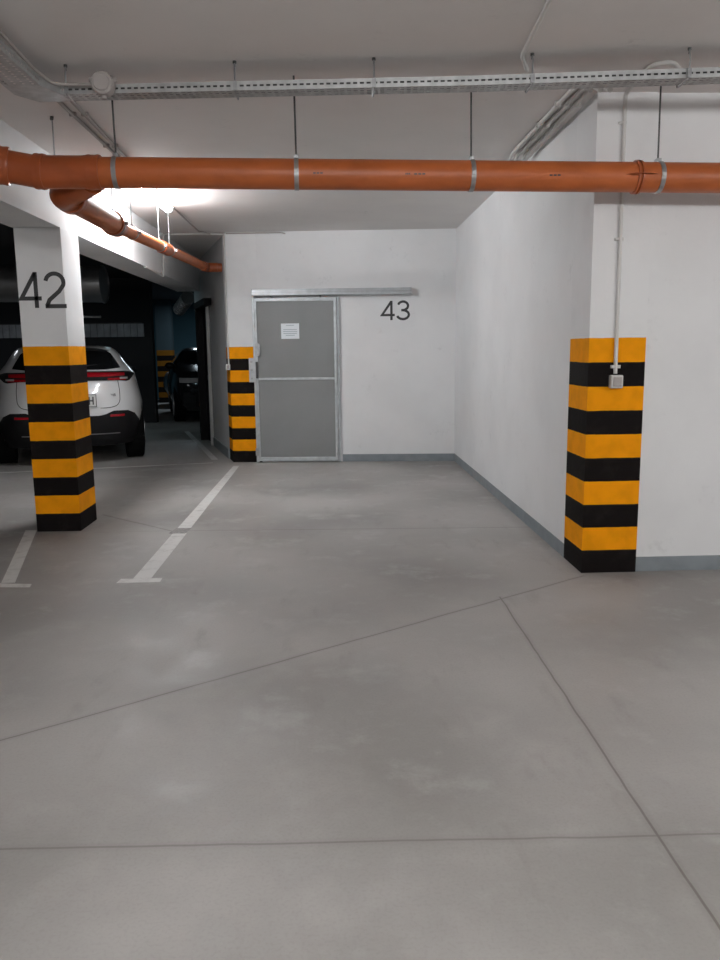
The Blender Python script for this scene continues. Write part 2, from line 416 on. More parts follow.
for k, (w_, z_) in enumerate(((.055, .075), (.09, .02), (.095, -.005), (.09, -.03), (.06, -.055))): box(bm, -w_, w_, -.0032, -.0026, z_ - .003, z_ + .003)
obj('printed_text', bm, M['ink'], nt_)

# ------------------------------------------------------------------ door in the oblique wall
d2 = empty('door_2', ob(2.1), math.atan2(OD.y, OD.x)); struct(d2, 'dark door with pale frame in the oblique left wall', 'door')
obj('frame', bx(.0, .07, 0, .05, 0, 2.22), M['whitestrip'], d2)
obj('leaf', bx(.07, .92, -.06, -.01, 0, 2.22), M['black'], d2)
obj('frame', bx(.84, .92, 0, .12, 0, 2.24), M['black'], d2)
obj('head_box', bx(-.55, .92, .03, .14, 2.2, 2.30), M['black'], d2)
obj('handle', bx(.14, .2, -.01, .04, 1.05, 1.13), M['steel'], d2)

# ------------------------------------------------------------------ electric conduits
def conduit(pts, r=.011, bend=.05, clips=(), mat='plastic', label='', name='conduit', cclip='plastic'):
    root = obj(name, tube(rounded(pts, bend), r, seg=12), M[mat], smooth=True)
    tag(root, label, 'conduit')
    for c in clips:
        cc = obj('clip', B() if 0 else box(B(), c[0] - c[3], c[0] + c[3], c[1] - c[4], c[1] + c[4], c[2] - c[5], c[2] + c[5]), M[cclip], root, bevel=.002)
    return root
def wy(x): return 5.112 - .012
c = conduit([(1.93, 4.46, ZC - .11), (1.90, 4.54, ZC - .013), (1.795, 4.59, ZC - .013), (1.835, 5.084, ZC - .013), (1.842, 5.083, 1.33)], .0125, .05,
            [(1.826, 5.088, 2.86, .024, .010, .008), (1.833, 5.088, 2.17, .026, .012, .009), (1.842, 5.086, 1.375, .03, .012, .010)], label='white conduit running down the right striped column to the socket')
s = obj('wall_socket', bx(1.803, 1.882, 5.04, 5.095, 1.238, 1.322), M['plastic'], bevel=.008)
tag(s, 'small square white wall socket on the right striped column', 'socket')
obj('socket_cover', bx(1.815, 1.870, 5.034, 5.04, 1.25, 1.31), M['plastic2'], s, bevel=.003)
# three conduits on the ceiling beside the right wall
for k, (x0, x1, y0, y1, lb) in enumerate(((1.475, 1.475, 4.60, 6.55, 'left white conduit of three on the ceiling beside the right wall'),
                                          (1.530, 1.530, 4.60, 6.62, 'middle white conduit of three on the ceiling beside the right wall'),
                                          (1.585, 1.600, 4.60, 6.66, 'right white conduit of three on the ceiling nearest the right wall'))):
    c = conduit([(x0, y0 + .03, ZC - .13), (x0, y0 + .26, ZC - .018), (x1, y1, ZC - .018), (x1, y1 + .06, ZC - .05)], .014, .03, [(x1, yy, ZC - .018, .021, .010, .018) for yy in (5.28, 5.75)], label=lb)
    c['group'] = 'conduits beside the right wall'
# pair from the tray to the lamp
for k, (x0, x1, lb) in enumerate(((-1.63, -1.645, 'left conduit of the pair running from cable tray towards the lamp'), (-1.545, -1.60, 'right conduit of the pair running from cable tray towards the lamp'))):
    c = conduit([(x0 + .03, 4.75, ZC - .06), (x0, 5.0, ZC - .015), (x1, 7.36, ZC - .015)], .0125, .05, [((x0 + (x1 - x0) * (yy - 5) / 2.4), yy, ZC - .013, .022, .011, .013) for yy in (5.5, 6.3)], mat='plastic2', cclip='plastic2', label=lb)
    c['group'] = 'conduits to the lamp'
conduit([(-1.648, 8.9, ZC - .013), (-1.65, 10.62, ZC - .013), (-1.54, 10.82, ZC - .013)], .009, .04, mat='plastic2', label='thin conduit on the ceiling from lamp to the back corner')
conduit([(-1.362, yb(-1.362) + .03, 1.33), (-1.362, yb(-1.362) + .03, ZC - .02), (-1.42, yb(-1.42) + .03, ZC - .014), (-2.12, 10.83, ZC - .014), (-2.140, 10.80, ZC - .03), (-2.142, 10.70, 2.45 + .07), (-2.142, 10.66, 2.47), (-2.146, 9.75, 2.49), (-2.146, 9.65, 2.49)], .011, .03,
        [(-1.362, yb(-1.362) + .03, zz, .02, .01, .008) for zz in (2.4, 1.9)], label='pale conduit looping from beam across the ceiling and down the back column')
s = obj('light_switch', bx(-1.395, -1.338, yb(-1.36) - .02, yb(-1.36) + .04, 1.255, 1.33), M['plastic'], bevel=.005)
obj('rocker', bx(-1.385, -1.350, yb(-1.36) - .026, yb(-1.36) - .020, 1.27, 1.316), M['plastic2'], s)
tag(s, 'small white switch box on the left edge of the back column', 'switch')
conduit([(-1.33, yb(-1.33) - .013, ZC - .016), (-.6, yb(-.6) - .013, ZC - .016), (-.55, yb(-.55) - .013, ZC - .03)], .009, .02, mat='plastic2', label='short grey conduit along the top of the back wall above the door')
conduit([(1.0, 3.2, ZC - .012), (1.008, 3.815, ZC - .012), (1.045, 4.46, ZC - .012), (1.10, 4.56, ZC - .05)], .011, .03, mat='plastic', label='pale conduit on the front ceiling meeting the tray from the camera side')
conduit([(-1.515, 3.0, ZC - .055), (-1.505, 4.0, ZC - .06), (-1.50, 4.42, ZC - .09), (-1.46, 4.60, ZC - .11), (-1.24, 4.60, ZC - .115)], .008, .04, mat='plastic2', label='pale conduit along the tray bend ending in the round junction box')
jb = obj('junction_box', tube([(-1.185, 4.53, 2.918), (-1.185, 4.535, 2.918), (-1.185, 4.60, 2.918)], [.052, .058, .058], seg=28), M['plastic2'], bevel=.002)
tag(jb, 'round grey-pink junction box at the left end of the cable tray', 'junction box')
obj('lid', tube([(-1.185, 4.522, 2.918), (-1.185, 4.532, 2.918)], [.040, .045], seg=28), M['plastic2'], jb)
for a_ in (20, 160, 270): obj('cable_gland', tube([(-1.185 + .05 * math.cos(math.radians(a_)), 4.57, 2.918 + .05 * math.sin(math.radians(a_))), (-1.185 + .075 * math.cos(math.radians(a_)), 4.57, 2.918 + .075 * math.sin(math.radians(a_)))], .014, None, 10), M['plastic2'], jb)

# ------------------------------------------------------------------ cable tray
def perf(bm, P, L, rows, cell=.036, slot=.022, T=1.0):
    """P(s,t) -> point; rows = [(t0,t1)] of slots"""
    n = max(1, int(L / cell)); cell = L / n
    ts = [0]
    for a_, b_ in rows: ts += [a_, b_]
    ts.append(T)
    cache = {}
    def V(s, t):
        k = (round(s, 5), round(t, 5))
        if k not in cache: cache[k] = bm.verts.new(P(s, t))
        return cache[k]
    for i in range(n):
        ss = [i * cell, i * cell + (cell - slot) / 2, i * cell + (cell + slot) / 2, (i + 1) * cell]
        for j in range(len(ts) - 1):
            for q in range(3):
                if j % 2 == 1 and q == 1: continue
                bm.faces.new((V(ss[q], ts[j]), V(ss[q + 1], ts[j]), V(ss[q + 1], ts[j + 1]), V(ss[q], ts[j + 1])))
def tray_run(name, a, b_, w, z, h, parent, far=1):
    a = Vector((*a, z)); b_ = Vector((*b_, z)); d = (b_ - a); L = d.length; d.normalize(); n = Vector((-d.y, d.x, 0)) * far
    r = obj(name, B(), M['tray'], parent)
    bm = B(); perf(bm, lambda s, t: a + d * s + n * w * t, L, [(.10, .18), (.36, .44), (.60, .68), (.84, .92)]); o1 = obj('tray_base', bm, M['tray'], r)
    for side in (0, 1):
        bm = B(); perf(bm, lambda s, t: a + d * s + n * w * side + Vector((0, 0, h * t)), L, [(.38, .60)])
        for lip in (0,):
            p0 = a + n * w * side + Vector((0, 0, h)); p1 = p0 + d * L; q = n * .008 * (1 if side == 0 else -1)
            bm.faces.new([bm.verts.new(x) for x in (p0, p1, p1 + q, p0 + q)])
        o2 = obj('side_rail', bm, M['tray'], r)
    for ch in list(r.children): 
        sm = ch.modifiers.new('s', 'SOLIDIFY'); sm.thickness = .0012
    return r
TR = empty('cable_tray', (-1.44, 4.655, 2.895)); tag(TR, 'perforated galvanised cable tray running across below the ceiling', 'cable tray')
def reparent(o, p):
    o.parent = p; o.matrix_parent_inverse = Matrix.Translation(p.location).inverted()
def tray_piece(a, b_, w, z=2.895, h=.046, flip=1):
    a = Vector((*a, z)); b_ = Vector((*b_, z)); d = (b_ - a); L = d.length; d.normalize(); n = Vector((-d.y, d.x, 0)) * flip
    bm = B(); perf(bm, lambda s, t: a + d * s + n * w * t, L, [(.10, .18), (.36, .44), (.60, .68), (.84, .92)])
    res = [obj('tray_base', bm, M['tray'])]
    for side in (0, 1):
        bm = B(); perf(bm, lambda s, t: a + d * s + n * w * side + Vector((0, 0, h * t)), L, [(.38, .60)])
        p0 = a + n * w * side + Vector((0, 0, h)); p1 = p0 + d * L; q = n * .008 * (1 if side == 0 else -1)
        bm.faces.new([bm.verts.new(x) for x in (p0, p1, p1 + q, p0 + q)])
        res.append(obj('side_rail', bm, M['tray']))
    for o in res:
        sm = o.modifiers.new('s', 'SOLIDIFY'); sm.thickness = .0012; reparent(o, TR)
tray_piece((-1.44, 4.655), (.83, 4.495), .12)
tray_piece((.83, 4.495), (4.6, 4.10), .12)
tray_piece((-1.50, 2.2), (-1.50, 4.50), .19)
# chamfered corner plate
bm = B()
cp = [(-1.50, 4.50), (-1.44, 4.655), (-1.432, 4.775), (-1.60, 4.79), (-1.69, 4.66), (-1.69, 4.50)]
vs = [bm.verts.new((x, y, 2.894)) for x, y in cp]; bm.faces.new(vs)
for (p0, p1) in ((0, 1), (2, 3), (3, 4), (4, 5)):
    q0, q1 = cp[p0], cp[p1]; bm.faces.new([bm.verts.new(x) for x in ((*q0, 2.894), (*q1, 2.894), (*q1, 2.941), (*q0, 2.941))])
o = obj('corner_plate', bm, M['tray']); sm = o.modifiers.new('s', 'SOLIDIFY'); sm.thickness = .0012; reparent(o, TR)
o = obj('power_cable', tube(rounded([(-1.42, 4.685, 2.917), (-.5, 4.618, 2.917), (.8, 4.525, 2.917), (4.5, 4.138, 2.917)], .1), .019, None, 10), M['darksteel'], smooth=True); tag(o, 'thicker dark cable added in the cable tray on the camera side to darken its slots', 'cable')  # added thick beside the slotted rail so its slots look dark
bm = B(); tube(rounded([(-1.42, 4.735, 2.912), (-.5, 4.668, 2.912), (.8, 4.575, 2.912), (4.5, 4.185, 2.912)], .1), .014, bm, 10)
o = obj('power_cable', bm, M['darksteel'], smooth=True); tag(o, 'thinner dark cable added to darken the tray slots, away from the camera', 'cable')  # second added cable, also darkening the tray slots
HN = ['leftmost tray hanger, above the junction box beside the tray bend', 'tray hanger second from the left, right of the junction box', 'tray hanger near the middle of the ceiling', 'tray hanger above the right wall conduits', 'rightmost tray hanger, above the right striped column']
for k, (x, y) in enumerate(((-1.40, 4.64), (-.483, 4.58), (.264, 4.53), (1.102, 4.46), (1.909, 4.375))):
    h = empty('tray_hanger', (x, y, ZC)); tag(h, HN[k], 'hanger', 'tray hangers')
    obj('bolt', tube([(0, .0, 0), (0, .0, -.012), (0, 0, -.012), (0, .0, -.03)], [.010, .010, .005, .005], seg=8), M['darksteel'], h)
    bm = B(); tube(rounded([(.0, 0, -.0), (0.0, -.012, -.05), (0, -.012, -.155), (0, .06, -.158), (0, .135, -.158), (0, .135, -.10)], .015), .0045, bm, 8)
    box(bm, -.011, .011, -.018, -.011, -.15, -.105)
    obj('hook', bm, M['steel'], h, True)

# ------------------------------------------------------------------ orange drain pipes
def mz(x): return 2.517 - .0118 * (x + 1.21)
R0 = .0845
mp_ = obj('drain_pipe', tube([(-1.62, 4.8, mz(-1.62)), (4.8, 4.8, mz(4.8))], R0, seg=40), M['pipe'], smooth=True)
tag(mp_, 'long orange plastic drain pipe hanging across below the ceiling', 'pipe')
def P0(x): return (x, 4.8, mz(x))
obj('coupling', sock(P0(-1.645), P0(-1.36), R0, R0 + .006), M['pipe2'], mp_, True)
obj('coupling', sock(P0(-1.36), P0(-1.285), R0, R0 + .0105), M['pipe2'], mp_, True)
obj('coupling', sock(P0(1.80), P0(1.835), R0, R0 + .0095), M['pipe2'], mp_, True)
e0 = P0(-1.645); e1 = (-1.80, 4.80, mz(-1.8) + .028); e2 = (-1.99, 4.72, mz(-2.0) + .04); e3 = (-2.03, 1.5, mz(-2) + .12)
obj('bend', tube(rounded([P0(-1.6), e0, e1, e2, e3], .12), R0 + .004, seg=36), M['pipe2'], mp_, True)
obj('coupling', sock(e1, (-1.86, 4.785, mz(-1.86) + .033), R0, R0 + .019), M['pipe2'], mp_, True)
obj('coupling', sock((-1.60, 4.8, mz(-1.6)), (-1.655, 4.8, mz(-1.65) + .004), R0, R0 + .012), M['pipe2'], mp_, True)
for x, w in ((-.075, .06), (.45, .03), (.50, .07), (1.28, .07)):
    bm = B()
    for q in range(3): box(bm, x + q * w / 3, x + q * w / 3 + w / 4, 4.8 - R0 - .001, 4.8 - R0 + .004, mz(x) - .014, mz(x) - .006)
    obj('printed_mark', bm, M['digit'], mp_)
# branch to the back
br = empty('branch_pipe', (-1.60, 5.15, 2.45)); tag(br, 'narrower orange branch pipe running back along the beam to the corner', 'pipe')
def bpart(name, bm, mat): 
    o = obj(name, bm, mat, smooth=True); reparent(o, br); return o
bs = Vector((-1.60, 5.15, 2.46)); be = Vector((-1.745, 6.95, 2.540)); bf = Vector((-1.67, 11.20, 2.640))
d1 = (be - bs).normalized(); d2_ = (bf - be).normalized()
bpart('wye_fitting', tube(rounded([(-1.36, 4.86, 2.50), (-1.50, 5.0, 2.475), bs + Vector((-.02, -.02, 0)), bs + d1 * .14], .09, 8), R0 + .004, seg=32), M['pipe2'])
bpart('wye_socket', sock(bs + d1 * .06, bs + d1 * .16, R0, R0 + .012), M['pipe2'])
bpart('wide_section', tube([bs + d1 * .1, be - d1 * .12], R0 - .002, seg=32), M['pipe'])
bpart('reducer', tube([be - d1 * .32, be - d1 * .32, be - d1 * .12, be - d1 * .02, be + d2_ * .04, be + d2_ * .10], [R0, R0 + .011, R0 + .010, R0 - .012, .060, .056], seg=32), M['pipe2'])
bpart('narrow_section', tube([be, bf], .054, seg=28), M['pipe'])
bpart('coupling', sock(be + d2_ * 1.55, be + d2_ * 1.9, .054, .064), M['pipe2'])
bpart('elbow', tube(rounded([bf - d2_ * .2, bf + d2_ * .06, bf + Vector((.16, .05, 0))], .1, 8), .062, seg=28), M['pipe2'])
bpart('wall_stub', tube([bf + Vector((.02, .045, 0)), bf + Vector((.24, .07, 0))], .058, seg=28), M['pipe2'])
# hangers of the main pipe: rod, clamp
PH = ['steel pipe hanger on a threaded rod, leftmost on the long orange pipe', 'steel pipe hanger on a threaded rod, second from left on the long pipe', 'steel pipe hanger on a threaded rod, third from left on the long pipe', 'steel pipe hanger on a threaded rod, rightmost beside the pipe coupling']
for k, x in enumerate((-1.20, -.172, .842, 1.945)):
    z = mz(x); h = empty('pipe_hanger', (x, 4.8, z)); tag(h, PH[k], 'pipe hanger', 'hangers of the long orange pipe')
    obj('rod', tube([(0, .01, R0 + .012), (-.004, .01, ZC - z)], .0055, seg=8), M['darksteel'], h)
    obj('clamp', ring((0, 0, 0), (1, .03, 0), R0, .026, .005), M['steel'], h, True)
    bm = B(); box(bm, -.014, .014, -.012, .032, R0 + .003, R0 + .022); obj('nut', bm, M['steel'], h, bevel=.003)
    bm = B(); box(bm, -.010, .010, -R0 - .009, -R0 - .004, -.012, .012); obj('clamp_screw', bm, M['steel'], h, bevel=.003)
# extra rod left of the first one
h = empty('pipe_hanger', (-1.80, 5.60, ZC)); tag(h, 'thin threaded rod behind the pipe bend at far left', 'rod')
def along(t, seg=0):
    return (be + (bf - be) * t) if seg else (bs + (be - bs) * t)
obj('rod', tube([(0, 0, 0), (0, 0, -.44)], .005, seg=8), M['steel'], h)
obj('anchor', tube([(0, 0, 0), (0, -.01, -.02)], .012, seg=8), M['darksteel'], h)
BH = ['pipe clamp with thin rod at the wide end of the branch pipe', 'pipe clamp with thin rod just behind the reducer of branch pipe', 'pipe clamp with thin rod before the coupling of branch pipe', 'pipe clamp with thin rod behind the coupling of branch pipe']
for k, (p, r) in enumerate(((along(.86), R0 + .009), (along(.10, 1), .054), (along(.35, 1), .054), (along(.465, 1), .056))):
    h = empty('pipe_hanger', p); tag(h, BH[k], 'pipe hanger', 'hangers of the branch pipe')
    obj('rod', tube([(0, 0, r + .01), (0, 0, ZC - p.z)], .0045, seg=8), M['steel'], h)
    obj('clamp', ring((0, 0, 0), d1 if k == 0 else d2_, r, .028, .005), M['steel'], h, True)
    obj('clamp_screw', bx(r - .002, r + .028, -.012, .012, -.012, .012), M['steel'], h, bevel=.002); obj('nut', bx(-.01, .01, -.01, .01, r, r + .02), M['steel'], h)

# ------------------------------------------------------------------ lamps
def fixture(name, loc, L, label, rzz=0, on='lamp'):
    f = empty(name, loc, rzz); tag(f, label, 'lamp')
    obj('housing', bx(-.04, .04, -L / 2, L / 2, -.02, 0), M['lampoff'], f, bevel=.01)
    bm = B(); n = 10; 
    if on == 'lamp':
        n = 16; prof = [(-.042 * math.cos(2 * math.pi * k / n), -.062 - .040 * math.sin(2 * math.pi * k / n)) for k in range(n)] ; prof.append(prof[0])
    else:
        n = 16; prof = [(-.06 * math.cos(2 * math.pi * k / n), -.085 - .06 * math.sin(2 * math.pi * k / n)) for k in range(n)] ; prof.append(prof[0])
        for q in (-.4, .4): obj('bracket', tube([(0, q, 0), (0, q, .32)], .006, seg=8), M['darksteel'], f)
    a_ = [bm.verts.new((x, -L / 2 + .02, z)) for x, z in prof]; b_ = [bm.verts.new((x, L / 2 - .02, z)) for x, z in prof]
    for i in range(n): bm.faces.new((a_[i], a_[i + 1], b_[i + 1], b_[i]))
    bm.faces.new(a_); bm.faces.new(b_[::-1])
    obj('diffuser', bm, M[on], f, True)
    return f
fixture('ceiling_lamp', (-1.655, 8.05, ZC), 1.25, 'lit fluorescent ceiling lamp behind the orange pipe, left of the bay')
M['lamp_aisle'] = simple('lamp_diffuser_aisle', (.9, .9, .9), .4, emit=(.99, .985, .985), es=72)
fixture('ceiling_lamp', (1.6, -3.6, ZC - .32), 1.3, 'ceiling lamp added out of view to soften shadows, farthest behind the camera', math.pi / 2, 'lamp_aisle')  # extra unseen lamp, put in to soften tray and pipe shadows
fixture('ceiling_lamp', (.2, .2, ZC - .32), 1.3, 'ceiling lamp of the driving aisle behind the camera, centre', math.pi / 2, 'lamp_aisle')
fixture('ceiling_lamp', (4.6, 1.2, ZC - .32), 1.3, 'ceiling lamp of the driving aisle, right', math.pi / 2, 'lamp_aisle')
fixture('ceiling_lamp', (-4.2, -.6, ZC - .32), 1.3, 'ceiling lamp of the driving aisle, left', math.pi / 2, 'lamp_aisle')

# ------------------------------------------------------------------ cars
LV = [  # z, half width, rear y, front y
    (.26, .90, .14, 4.35), (.36, .95, .07, 4.5), (.50, .985, .03, 4.58), (.66, 1.0, .0, 4.6), (.82, 1.0, .0, 4.58), (.94, .975, .02, 4.5), (1.06, .945, .06, 4.3),
    (1.14, .925, .09, 3.9), (1.22, .905, .14, 3.45), (1.26, .875, .20, 3.25), (1.36, .79, .34, 3.0), (1.47, .72, .50, 2.7), (1.54, .665, .62, 2.45), (1.585, .60, .74, 2.2), (1.605, .46, .95, 1.95)]
LV = [(a, b_ * 1.03, c_, d_) for a, b_, c_, d_ in LV]
def lv(z):
    for a, b_ in zip(LV, LV[1:]):
        if z <= b_[0]:
            t = max(0, (z - a[0]) / (b_[0] - a[0])); return [a[i] + (b_[i] - a[i]) * t for i in (1, 2, 3)]
    return LV[-1][1:]
NE = 4.2
def yrear(x, z):
    w, r, f = lv(z); c = (r + f) / 2; u = min(.9995, abs(x) / w)
    return c - (c - r) * (1 - u ** NE) ** (1 / NE)
def yfront(x, z):
    w, r, f = lv(z); c = (r + f) / 2; u = min(.9995, abs(x) / w)
    return c + (f - c) * (1 - u ** NE) ** (1 / NE)
def xside(y, z):
    w, r, f = lv(z); c = (r + f) / 2; h = (f - r) / 2; u = min(.9995, abs(y - c) / h)
    return w * (1 - u ** NE) ** (1 / NE)
def car_body():
    bm = B(); N = 72; rings = []
    zs = []
    for a, b_ in zip(LV, LV[1:]): zs += [a[0], (a[0] + b_[0]) / 2]
    zs.append(LV[-1][0])
    for z in zs:
        w, r, f = lv(z); c = (r + f) / 2; h = (f - r) / 2; rg = []
        for k in range(N):
            q = 2 * math.pi * k / N; cs, sn = math.cos(q), math.sin(q)
            x = w * math.copysign(abs(cs) ** (2 / NE), cs); y = c + h * math.copysign(abs(sn) ** (2 / NE), sn)
            rg.append(bm.verts.new((x, y, z)))
        rings.append(rg)
    for a, b_ in zip(rings, rings[1:]):
        for k in range(N): bm.faces.new((a[k], a[(k + 1) % N], b_[(k + 1) % N], b_[k]))
    bm.faces.new(rings[0][::-1]); t = bm.verts.new((0, (LV[-1][2] + LV[-1][3]) / 2, 1.612))
    for k in range(N): bm.faces.new((rings[-1][k], rings[-1][(k + 1) % N], t))
    return bm
def rpatch(x0, x1, zlo, zhi, off=.008, fn=None, nx=24, nz=6, sgn=-1, bm=None):
    """skin patch lying on the rear (or front) surface of the car"""
    bm = bm or B(); fn = fn or yrear; g = []
    for i in range(nx + 1):
        x = x0 + (x1 - x0) * i / nx; a = zlo(x) if callable(zlo) else zlo; b_ = zhi(x) if callable(zhi) else zhi
        g.append([bm.verts.new((x, fn(x, a + (b_ - a) * j / nz) + sgn * off, a + (b_ - a) * j / nz)) for j in range(nz + 1)])
    for i in range(nx):
        for j in range(nz): bm.faces.new((g[i][j], g[i + 1][j], g[i + 1][j + 1], g[i][j + 1]))
    return bm
def spatch(s, y0, y1, zlo, zhi, off=.008, nx=20, nz=6, y0b=None, y1b=None):
    bm = B(); g = []
    for i in range(nx + 1):
        col = []
        for j in range(nz + 1):
            t = j / nz; ya = y0 + ((y0b if y0b is not None else y0) - y0) * t; yb_ = y1 + ((y1b if y1b is not None else y1) - y1) * t
            y = ya + (yb_ - ya) * i / nx; z = zlo + (zhi - zlo) * t
            col.append(bm.verts.new((s * (xside(y, z) + off), y, z)))
        g.append(col)
    for i in range(nx):
        for j in range(nz): bm.faces.new((g[i][j], g[i + 1][j], g[i + 1][j + 1], g[i][j + 1]))
    return bm
def interp(tab):
    def f(x):
        x = abs(x)
        for a, b_ in zip(tab, tab[1:]):
            if x <= b_[0]: 
                t = (x - a[0]) / (b_[0] - a[0]); return a[1] + (b_[1] - a[1]) * t
        return tab[-1][1]
    return f
def make_car(name, loc, rzz, paint, label, plate=True, full=True):
    c = empty(name, loc, rzz); tag(c, label, 'car')
    bd = obj('body', car_body(), M[paint], c, True)
    def add(nm, bm, mt, sm=True, par=c): return obj(nm, bm, M[mt], par, sm)
    win_lo = interp([(0, 1.275), (.5, 1.28), (.69, 1.30)]); win_hi = interp([(0, 1.545), (.46, 1.54), (.575, 1.51), (.64, 1.40), (.69, 1.305)])
    add('rear_window', rpatch(-.685, .685, win_lo, win_hi, .008, nx=40), 'glass')
    add('lamp_housing', rpatch(-.885, .885, interp([(0, 1.135), (.6, 1.135), (.78, 1.115), (.885, 1.205)]), interp([(0, 1.262), (.78, 1.255), (.885, 1.222)]), .012, nx=40), 'trim')
    add('tail_light', rpatch(-.73, .73, interp([(0, 1.185), (.5, 1.185), (.73, 1.195)]), interp([(0, 1.25), (.73, 1.235)]), .020, nx=40), 'red')
    for s_ in (-1, 1):
        l = add('tail_light', rpatch(s_ * .50, s_ * .745, 1.137, 1.168, .020, nx=8, nz=2), 'red')
        add('clear_lens', rpatch(s_ * .66, s_ * .77, 1.150, 1.175, .022, nx=5, nz=2), 'clear', True, l)
        add('reflector', rpatch(s_ * .50, s_ * .69, .655, .685, .020, nx=6, nz=2), 'red')
    top = interp([(0, .675), (.36, .675), (.44, .69), (.55, .735), (.74, .73), (.84, .68), (.91, .57), (.965, .42), (.99, .34)])
    bmp = add('bumper', rpatch(-.965, .965, .262, top, .012, nx=60, nz=10), 'trim')
    add('diffuser_strip', rpatch(-.62, .62, .42, .435, .02, nx=20, nz=1), 'rim', True, bmp)
    # tailgate seam
    sm_ = []
    for s_ in (-1, 1):
        pts = [(s_ * .63, 1.13), (s_ * .645, 1.0), (s_ * .64, .86), (s_ * .60, .80), (s_ * .5, .775), (0, .77)]
        bm = B(); tube([(x, yrear(x, z) - .001, z) for x, z in rounded([(a, 0, b_) for a, b_ in pts], .05) and [(p.x, p.z) for p in rounded([(a, 0, b_) for a, b_ in pts], .05)]], .0045, bm, 6)
        add('tailgate_seam', bm, 'trim')
    add('tailgate_lip', rpatch(-.40, .62, 1.055, 1.075, .010, nx=20, nz=1), 'carwhite' if paint == 'carwhite' else paint)
    # number plate
    y0 = yrear(.1, .88)
    pr = add('plate_recess', rpatch(-.37, .36, .785, interp([(0, .99), (.30, .99), (.37, .80)]), .005, nx=16), paint)
    pl = add('number_plate', bx(-.22, .33, y0 - .035, y0 - .018, .80, .955), 'plate', False)
    bm = B(); 
    for a in ((-.225, .335, .795, .802), (-.225, .335, .953, .960), (-.225, -.217, .795, .96), (.327, .335, .795, .96)): box(bm, a[0], a[1], y0 - .039, y0 - .016, a[2], a[3])
    add('plate_frame', bm, 'trim', False, pl)
    if plate:
        bm = B()
        for a in ((.235, .252, .825, .93), (.283, .30, .825, .93), (.252, .283, .868, .886)): box(bm, a[0], a[1], y0 - .037, y0 - .0345, a[2], a[3])
        add('plate_letter', bm, 'digit', False, pl)
        cu = bpy.data.curves.new('t', 'FONT'); cu.body = 'C-HR'; cu.size = .052; cu.extrude = .002; cu.align_x = 'CENTER'
        to = bpy.data.objects.new('t', cu); C.objects.link(to); dg = bpy.context.evaluated_depsgraph_get(); me = bpy.data.meshes.new_from_object(to.evaluated_get(dg))
        bpy.data.objects.remove(to)
        b_ = bpy.data.objects.new('badge', me); C.objects.link(b_); me.materials.clear(); me.materials.append(M['trim']); b_.parent = c
        b_.rotation_euler = (math.pi / 2, 0, 0); b_.location = (.53, yrear(.56, .94) - .008, .925)
    # spoiler over the window
    bm = B(); g = []
    for i in range(25):
        x = -.58 + 1.16 * i / 24; y = yrear(x, 1.55); k = (abs(x) / .58) ** 4 * .03
        g.append([bm.verts.new(v) for v in ((x, y + .12, 1.585 - k), (x, y - .07, 1.555 - k), (x, y - .075, 1.535 - k), (x, y + .06, 1.53 - k))])
    for a, b_ in zip(g, g[1:]):
        for j in range(4): bm.faces.new((a[j], b_[j], b_[(j + 1) % 4], a[(j + 1) % 4]))
    bm.faces.new(g[0]); bm.faces.new(g[-1][::-1])
    add('spoiler', bm, 'trim' if paint != 'carblue' else paint)
    bm = B(); tube([(0.02, yrear(0, 1.28) - .02, 1.285), (.1, yrear(.1, 1.32) - .02, 1.32), (.38, yrear(.38, 1.34) - .015, 1.345)], [.012, .007, .006], bm, 8); add('wiper', bm, 'trim')
    tube_ = tube(rounded([(0, 1.1, 1.60), (0, 1.15, 1.66), (0, 1.30, 1.61)], .05), .018, seg=10); add('antenna', tube_, 'trim')
    # side glass, windscreen, lamps
    for s_ in (-1, 1):
        add('side_window', spatch(s_, .75, 2.95, 1.23, 1.51, .008, y0b=1.15, y1b=2.35), 'glass')
        add('sill', spatch(s_, .55, 3.9, .262, .42, .012), 'trim')
        for yy in (1.75, 2.85): add('door_seam', tube([(s_ * (xside(yy, z) + .002), yy, z) for z in (.42, .6, .8, 1.0, 1.2)], .005, None, 6), 'trim')
        m_ = B(); bmesh.ops.create_uvsphere(m_, u_segments=16, v_segments=10, radius=.1, matrix=Matrix.Translation((s_ * 1.0, 2.95, 1.2)) @ Matrix.Diagonal((1.1, .7, .75, 1)))
        tube([(s_ * .80, 2.97, 1.17), (s_ * .97, 2.95, 1.19)], .025, m_, 8); add('wing_mirror', m_, 'trim')
        add('head_light', rpatch(s_ * .48, s_ * .86, .86, .96, .012, yfront, sgn=1, nx=10), 'clear')
    add('windscreen', rpatch(-.62, .62, 1.235, 1.53, .010, yfront, sgn=1, nx=24), 'glass')
    add('grille', rpatch(-.55, .55, .36, .66, .012, yfront, sgn=1), 'trim')
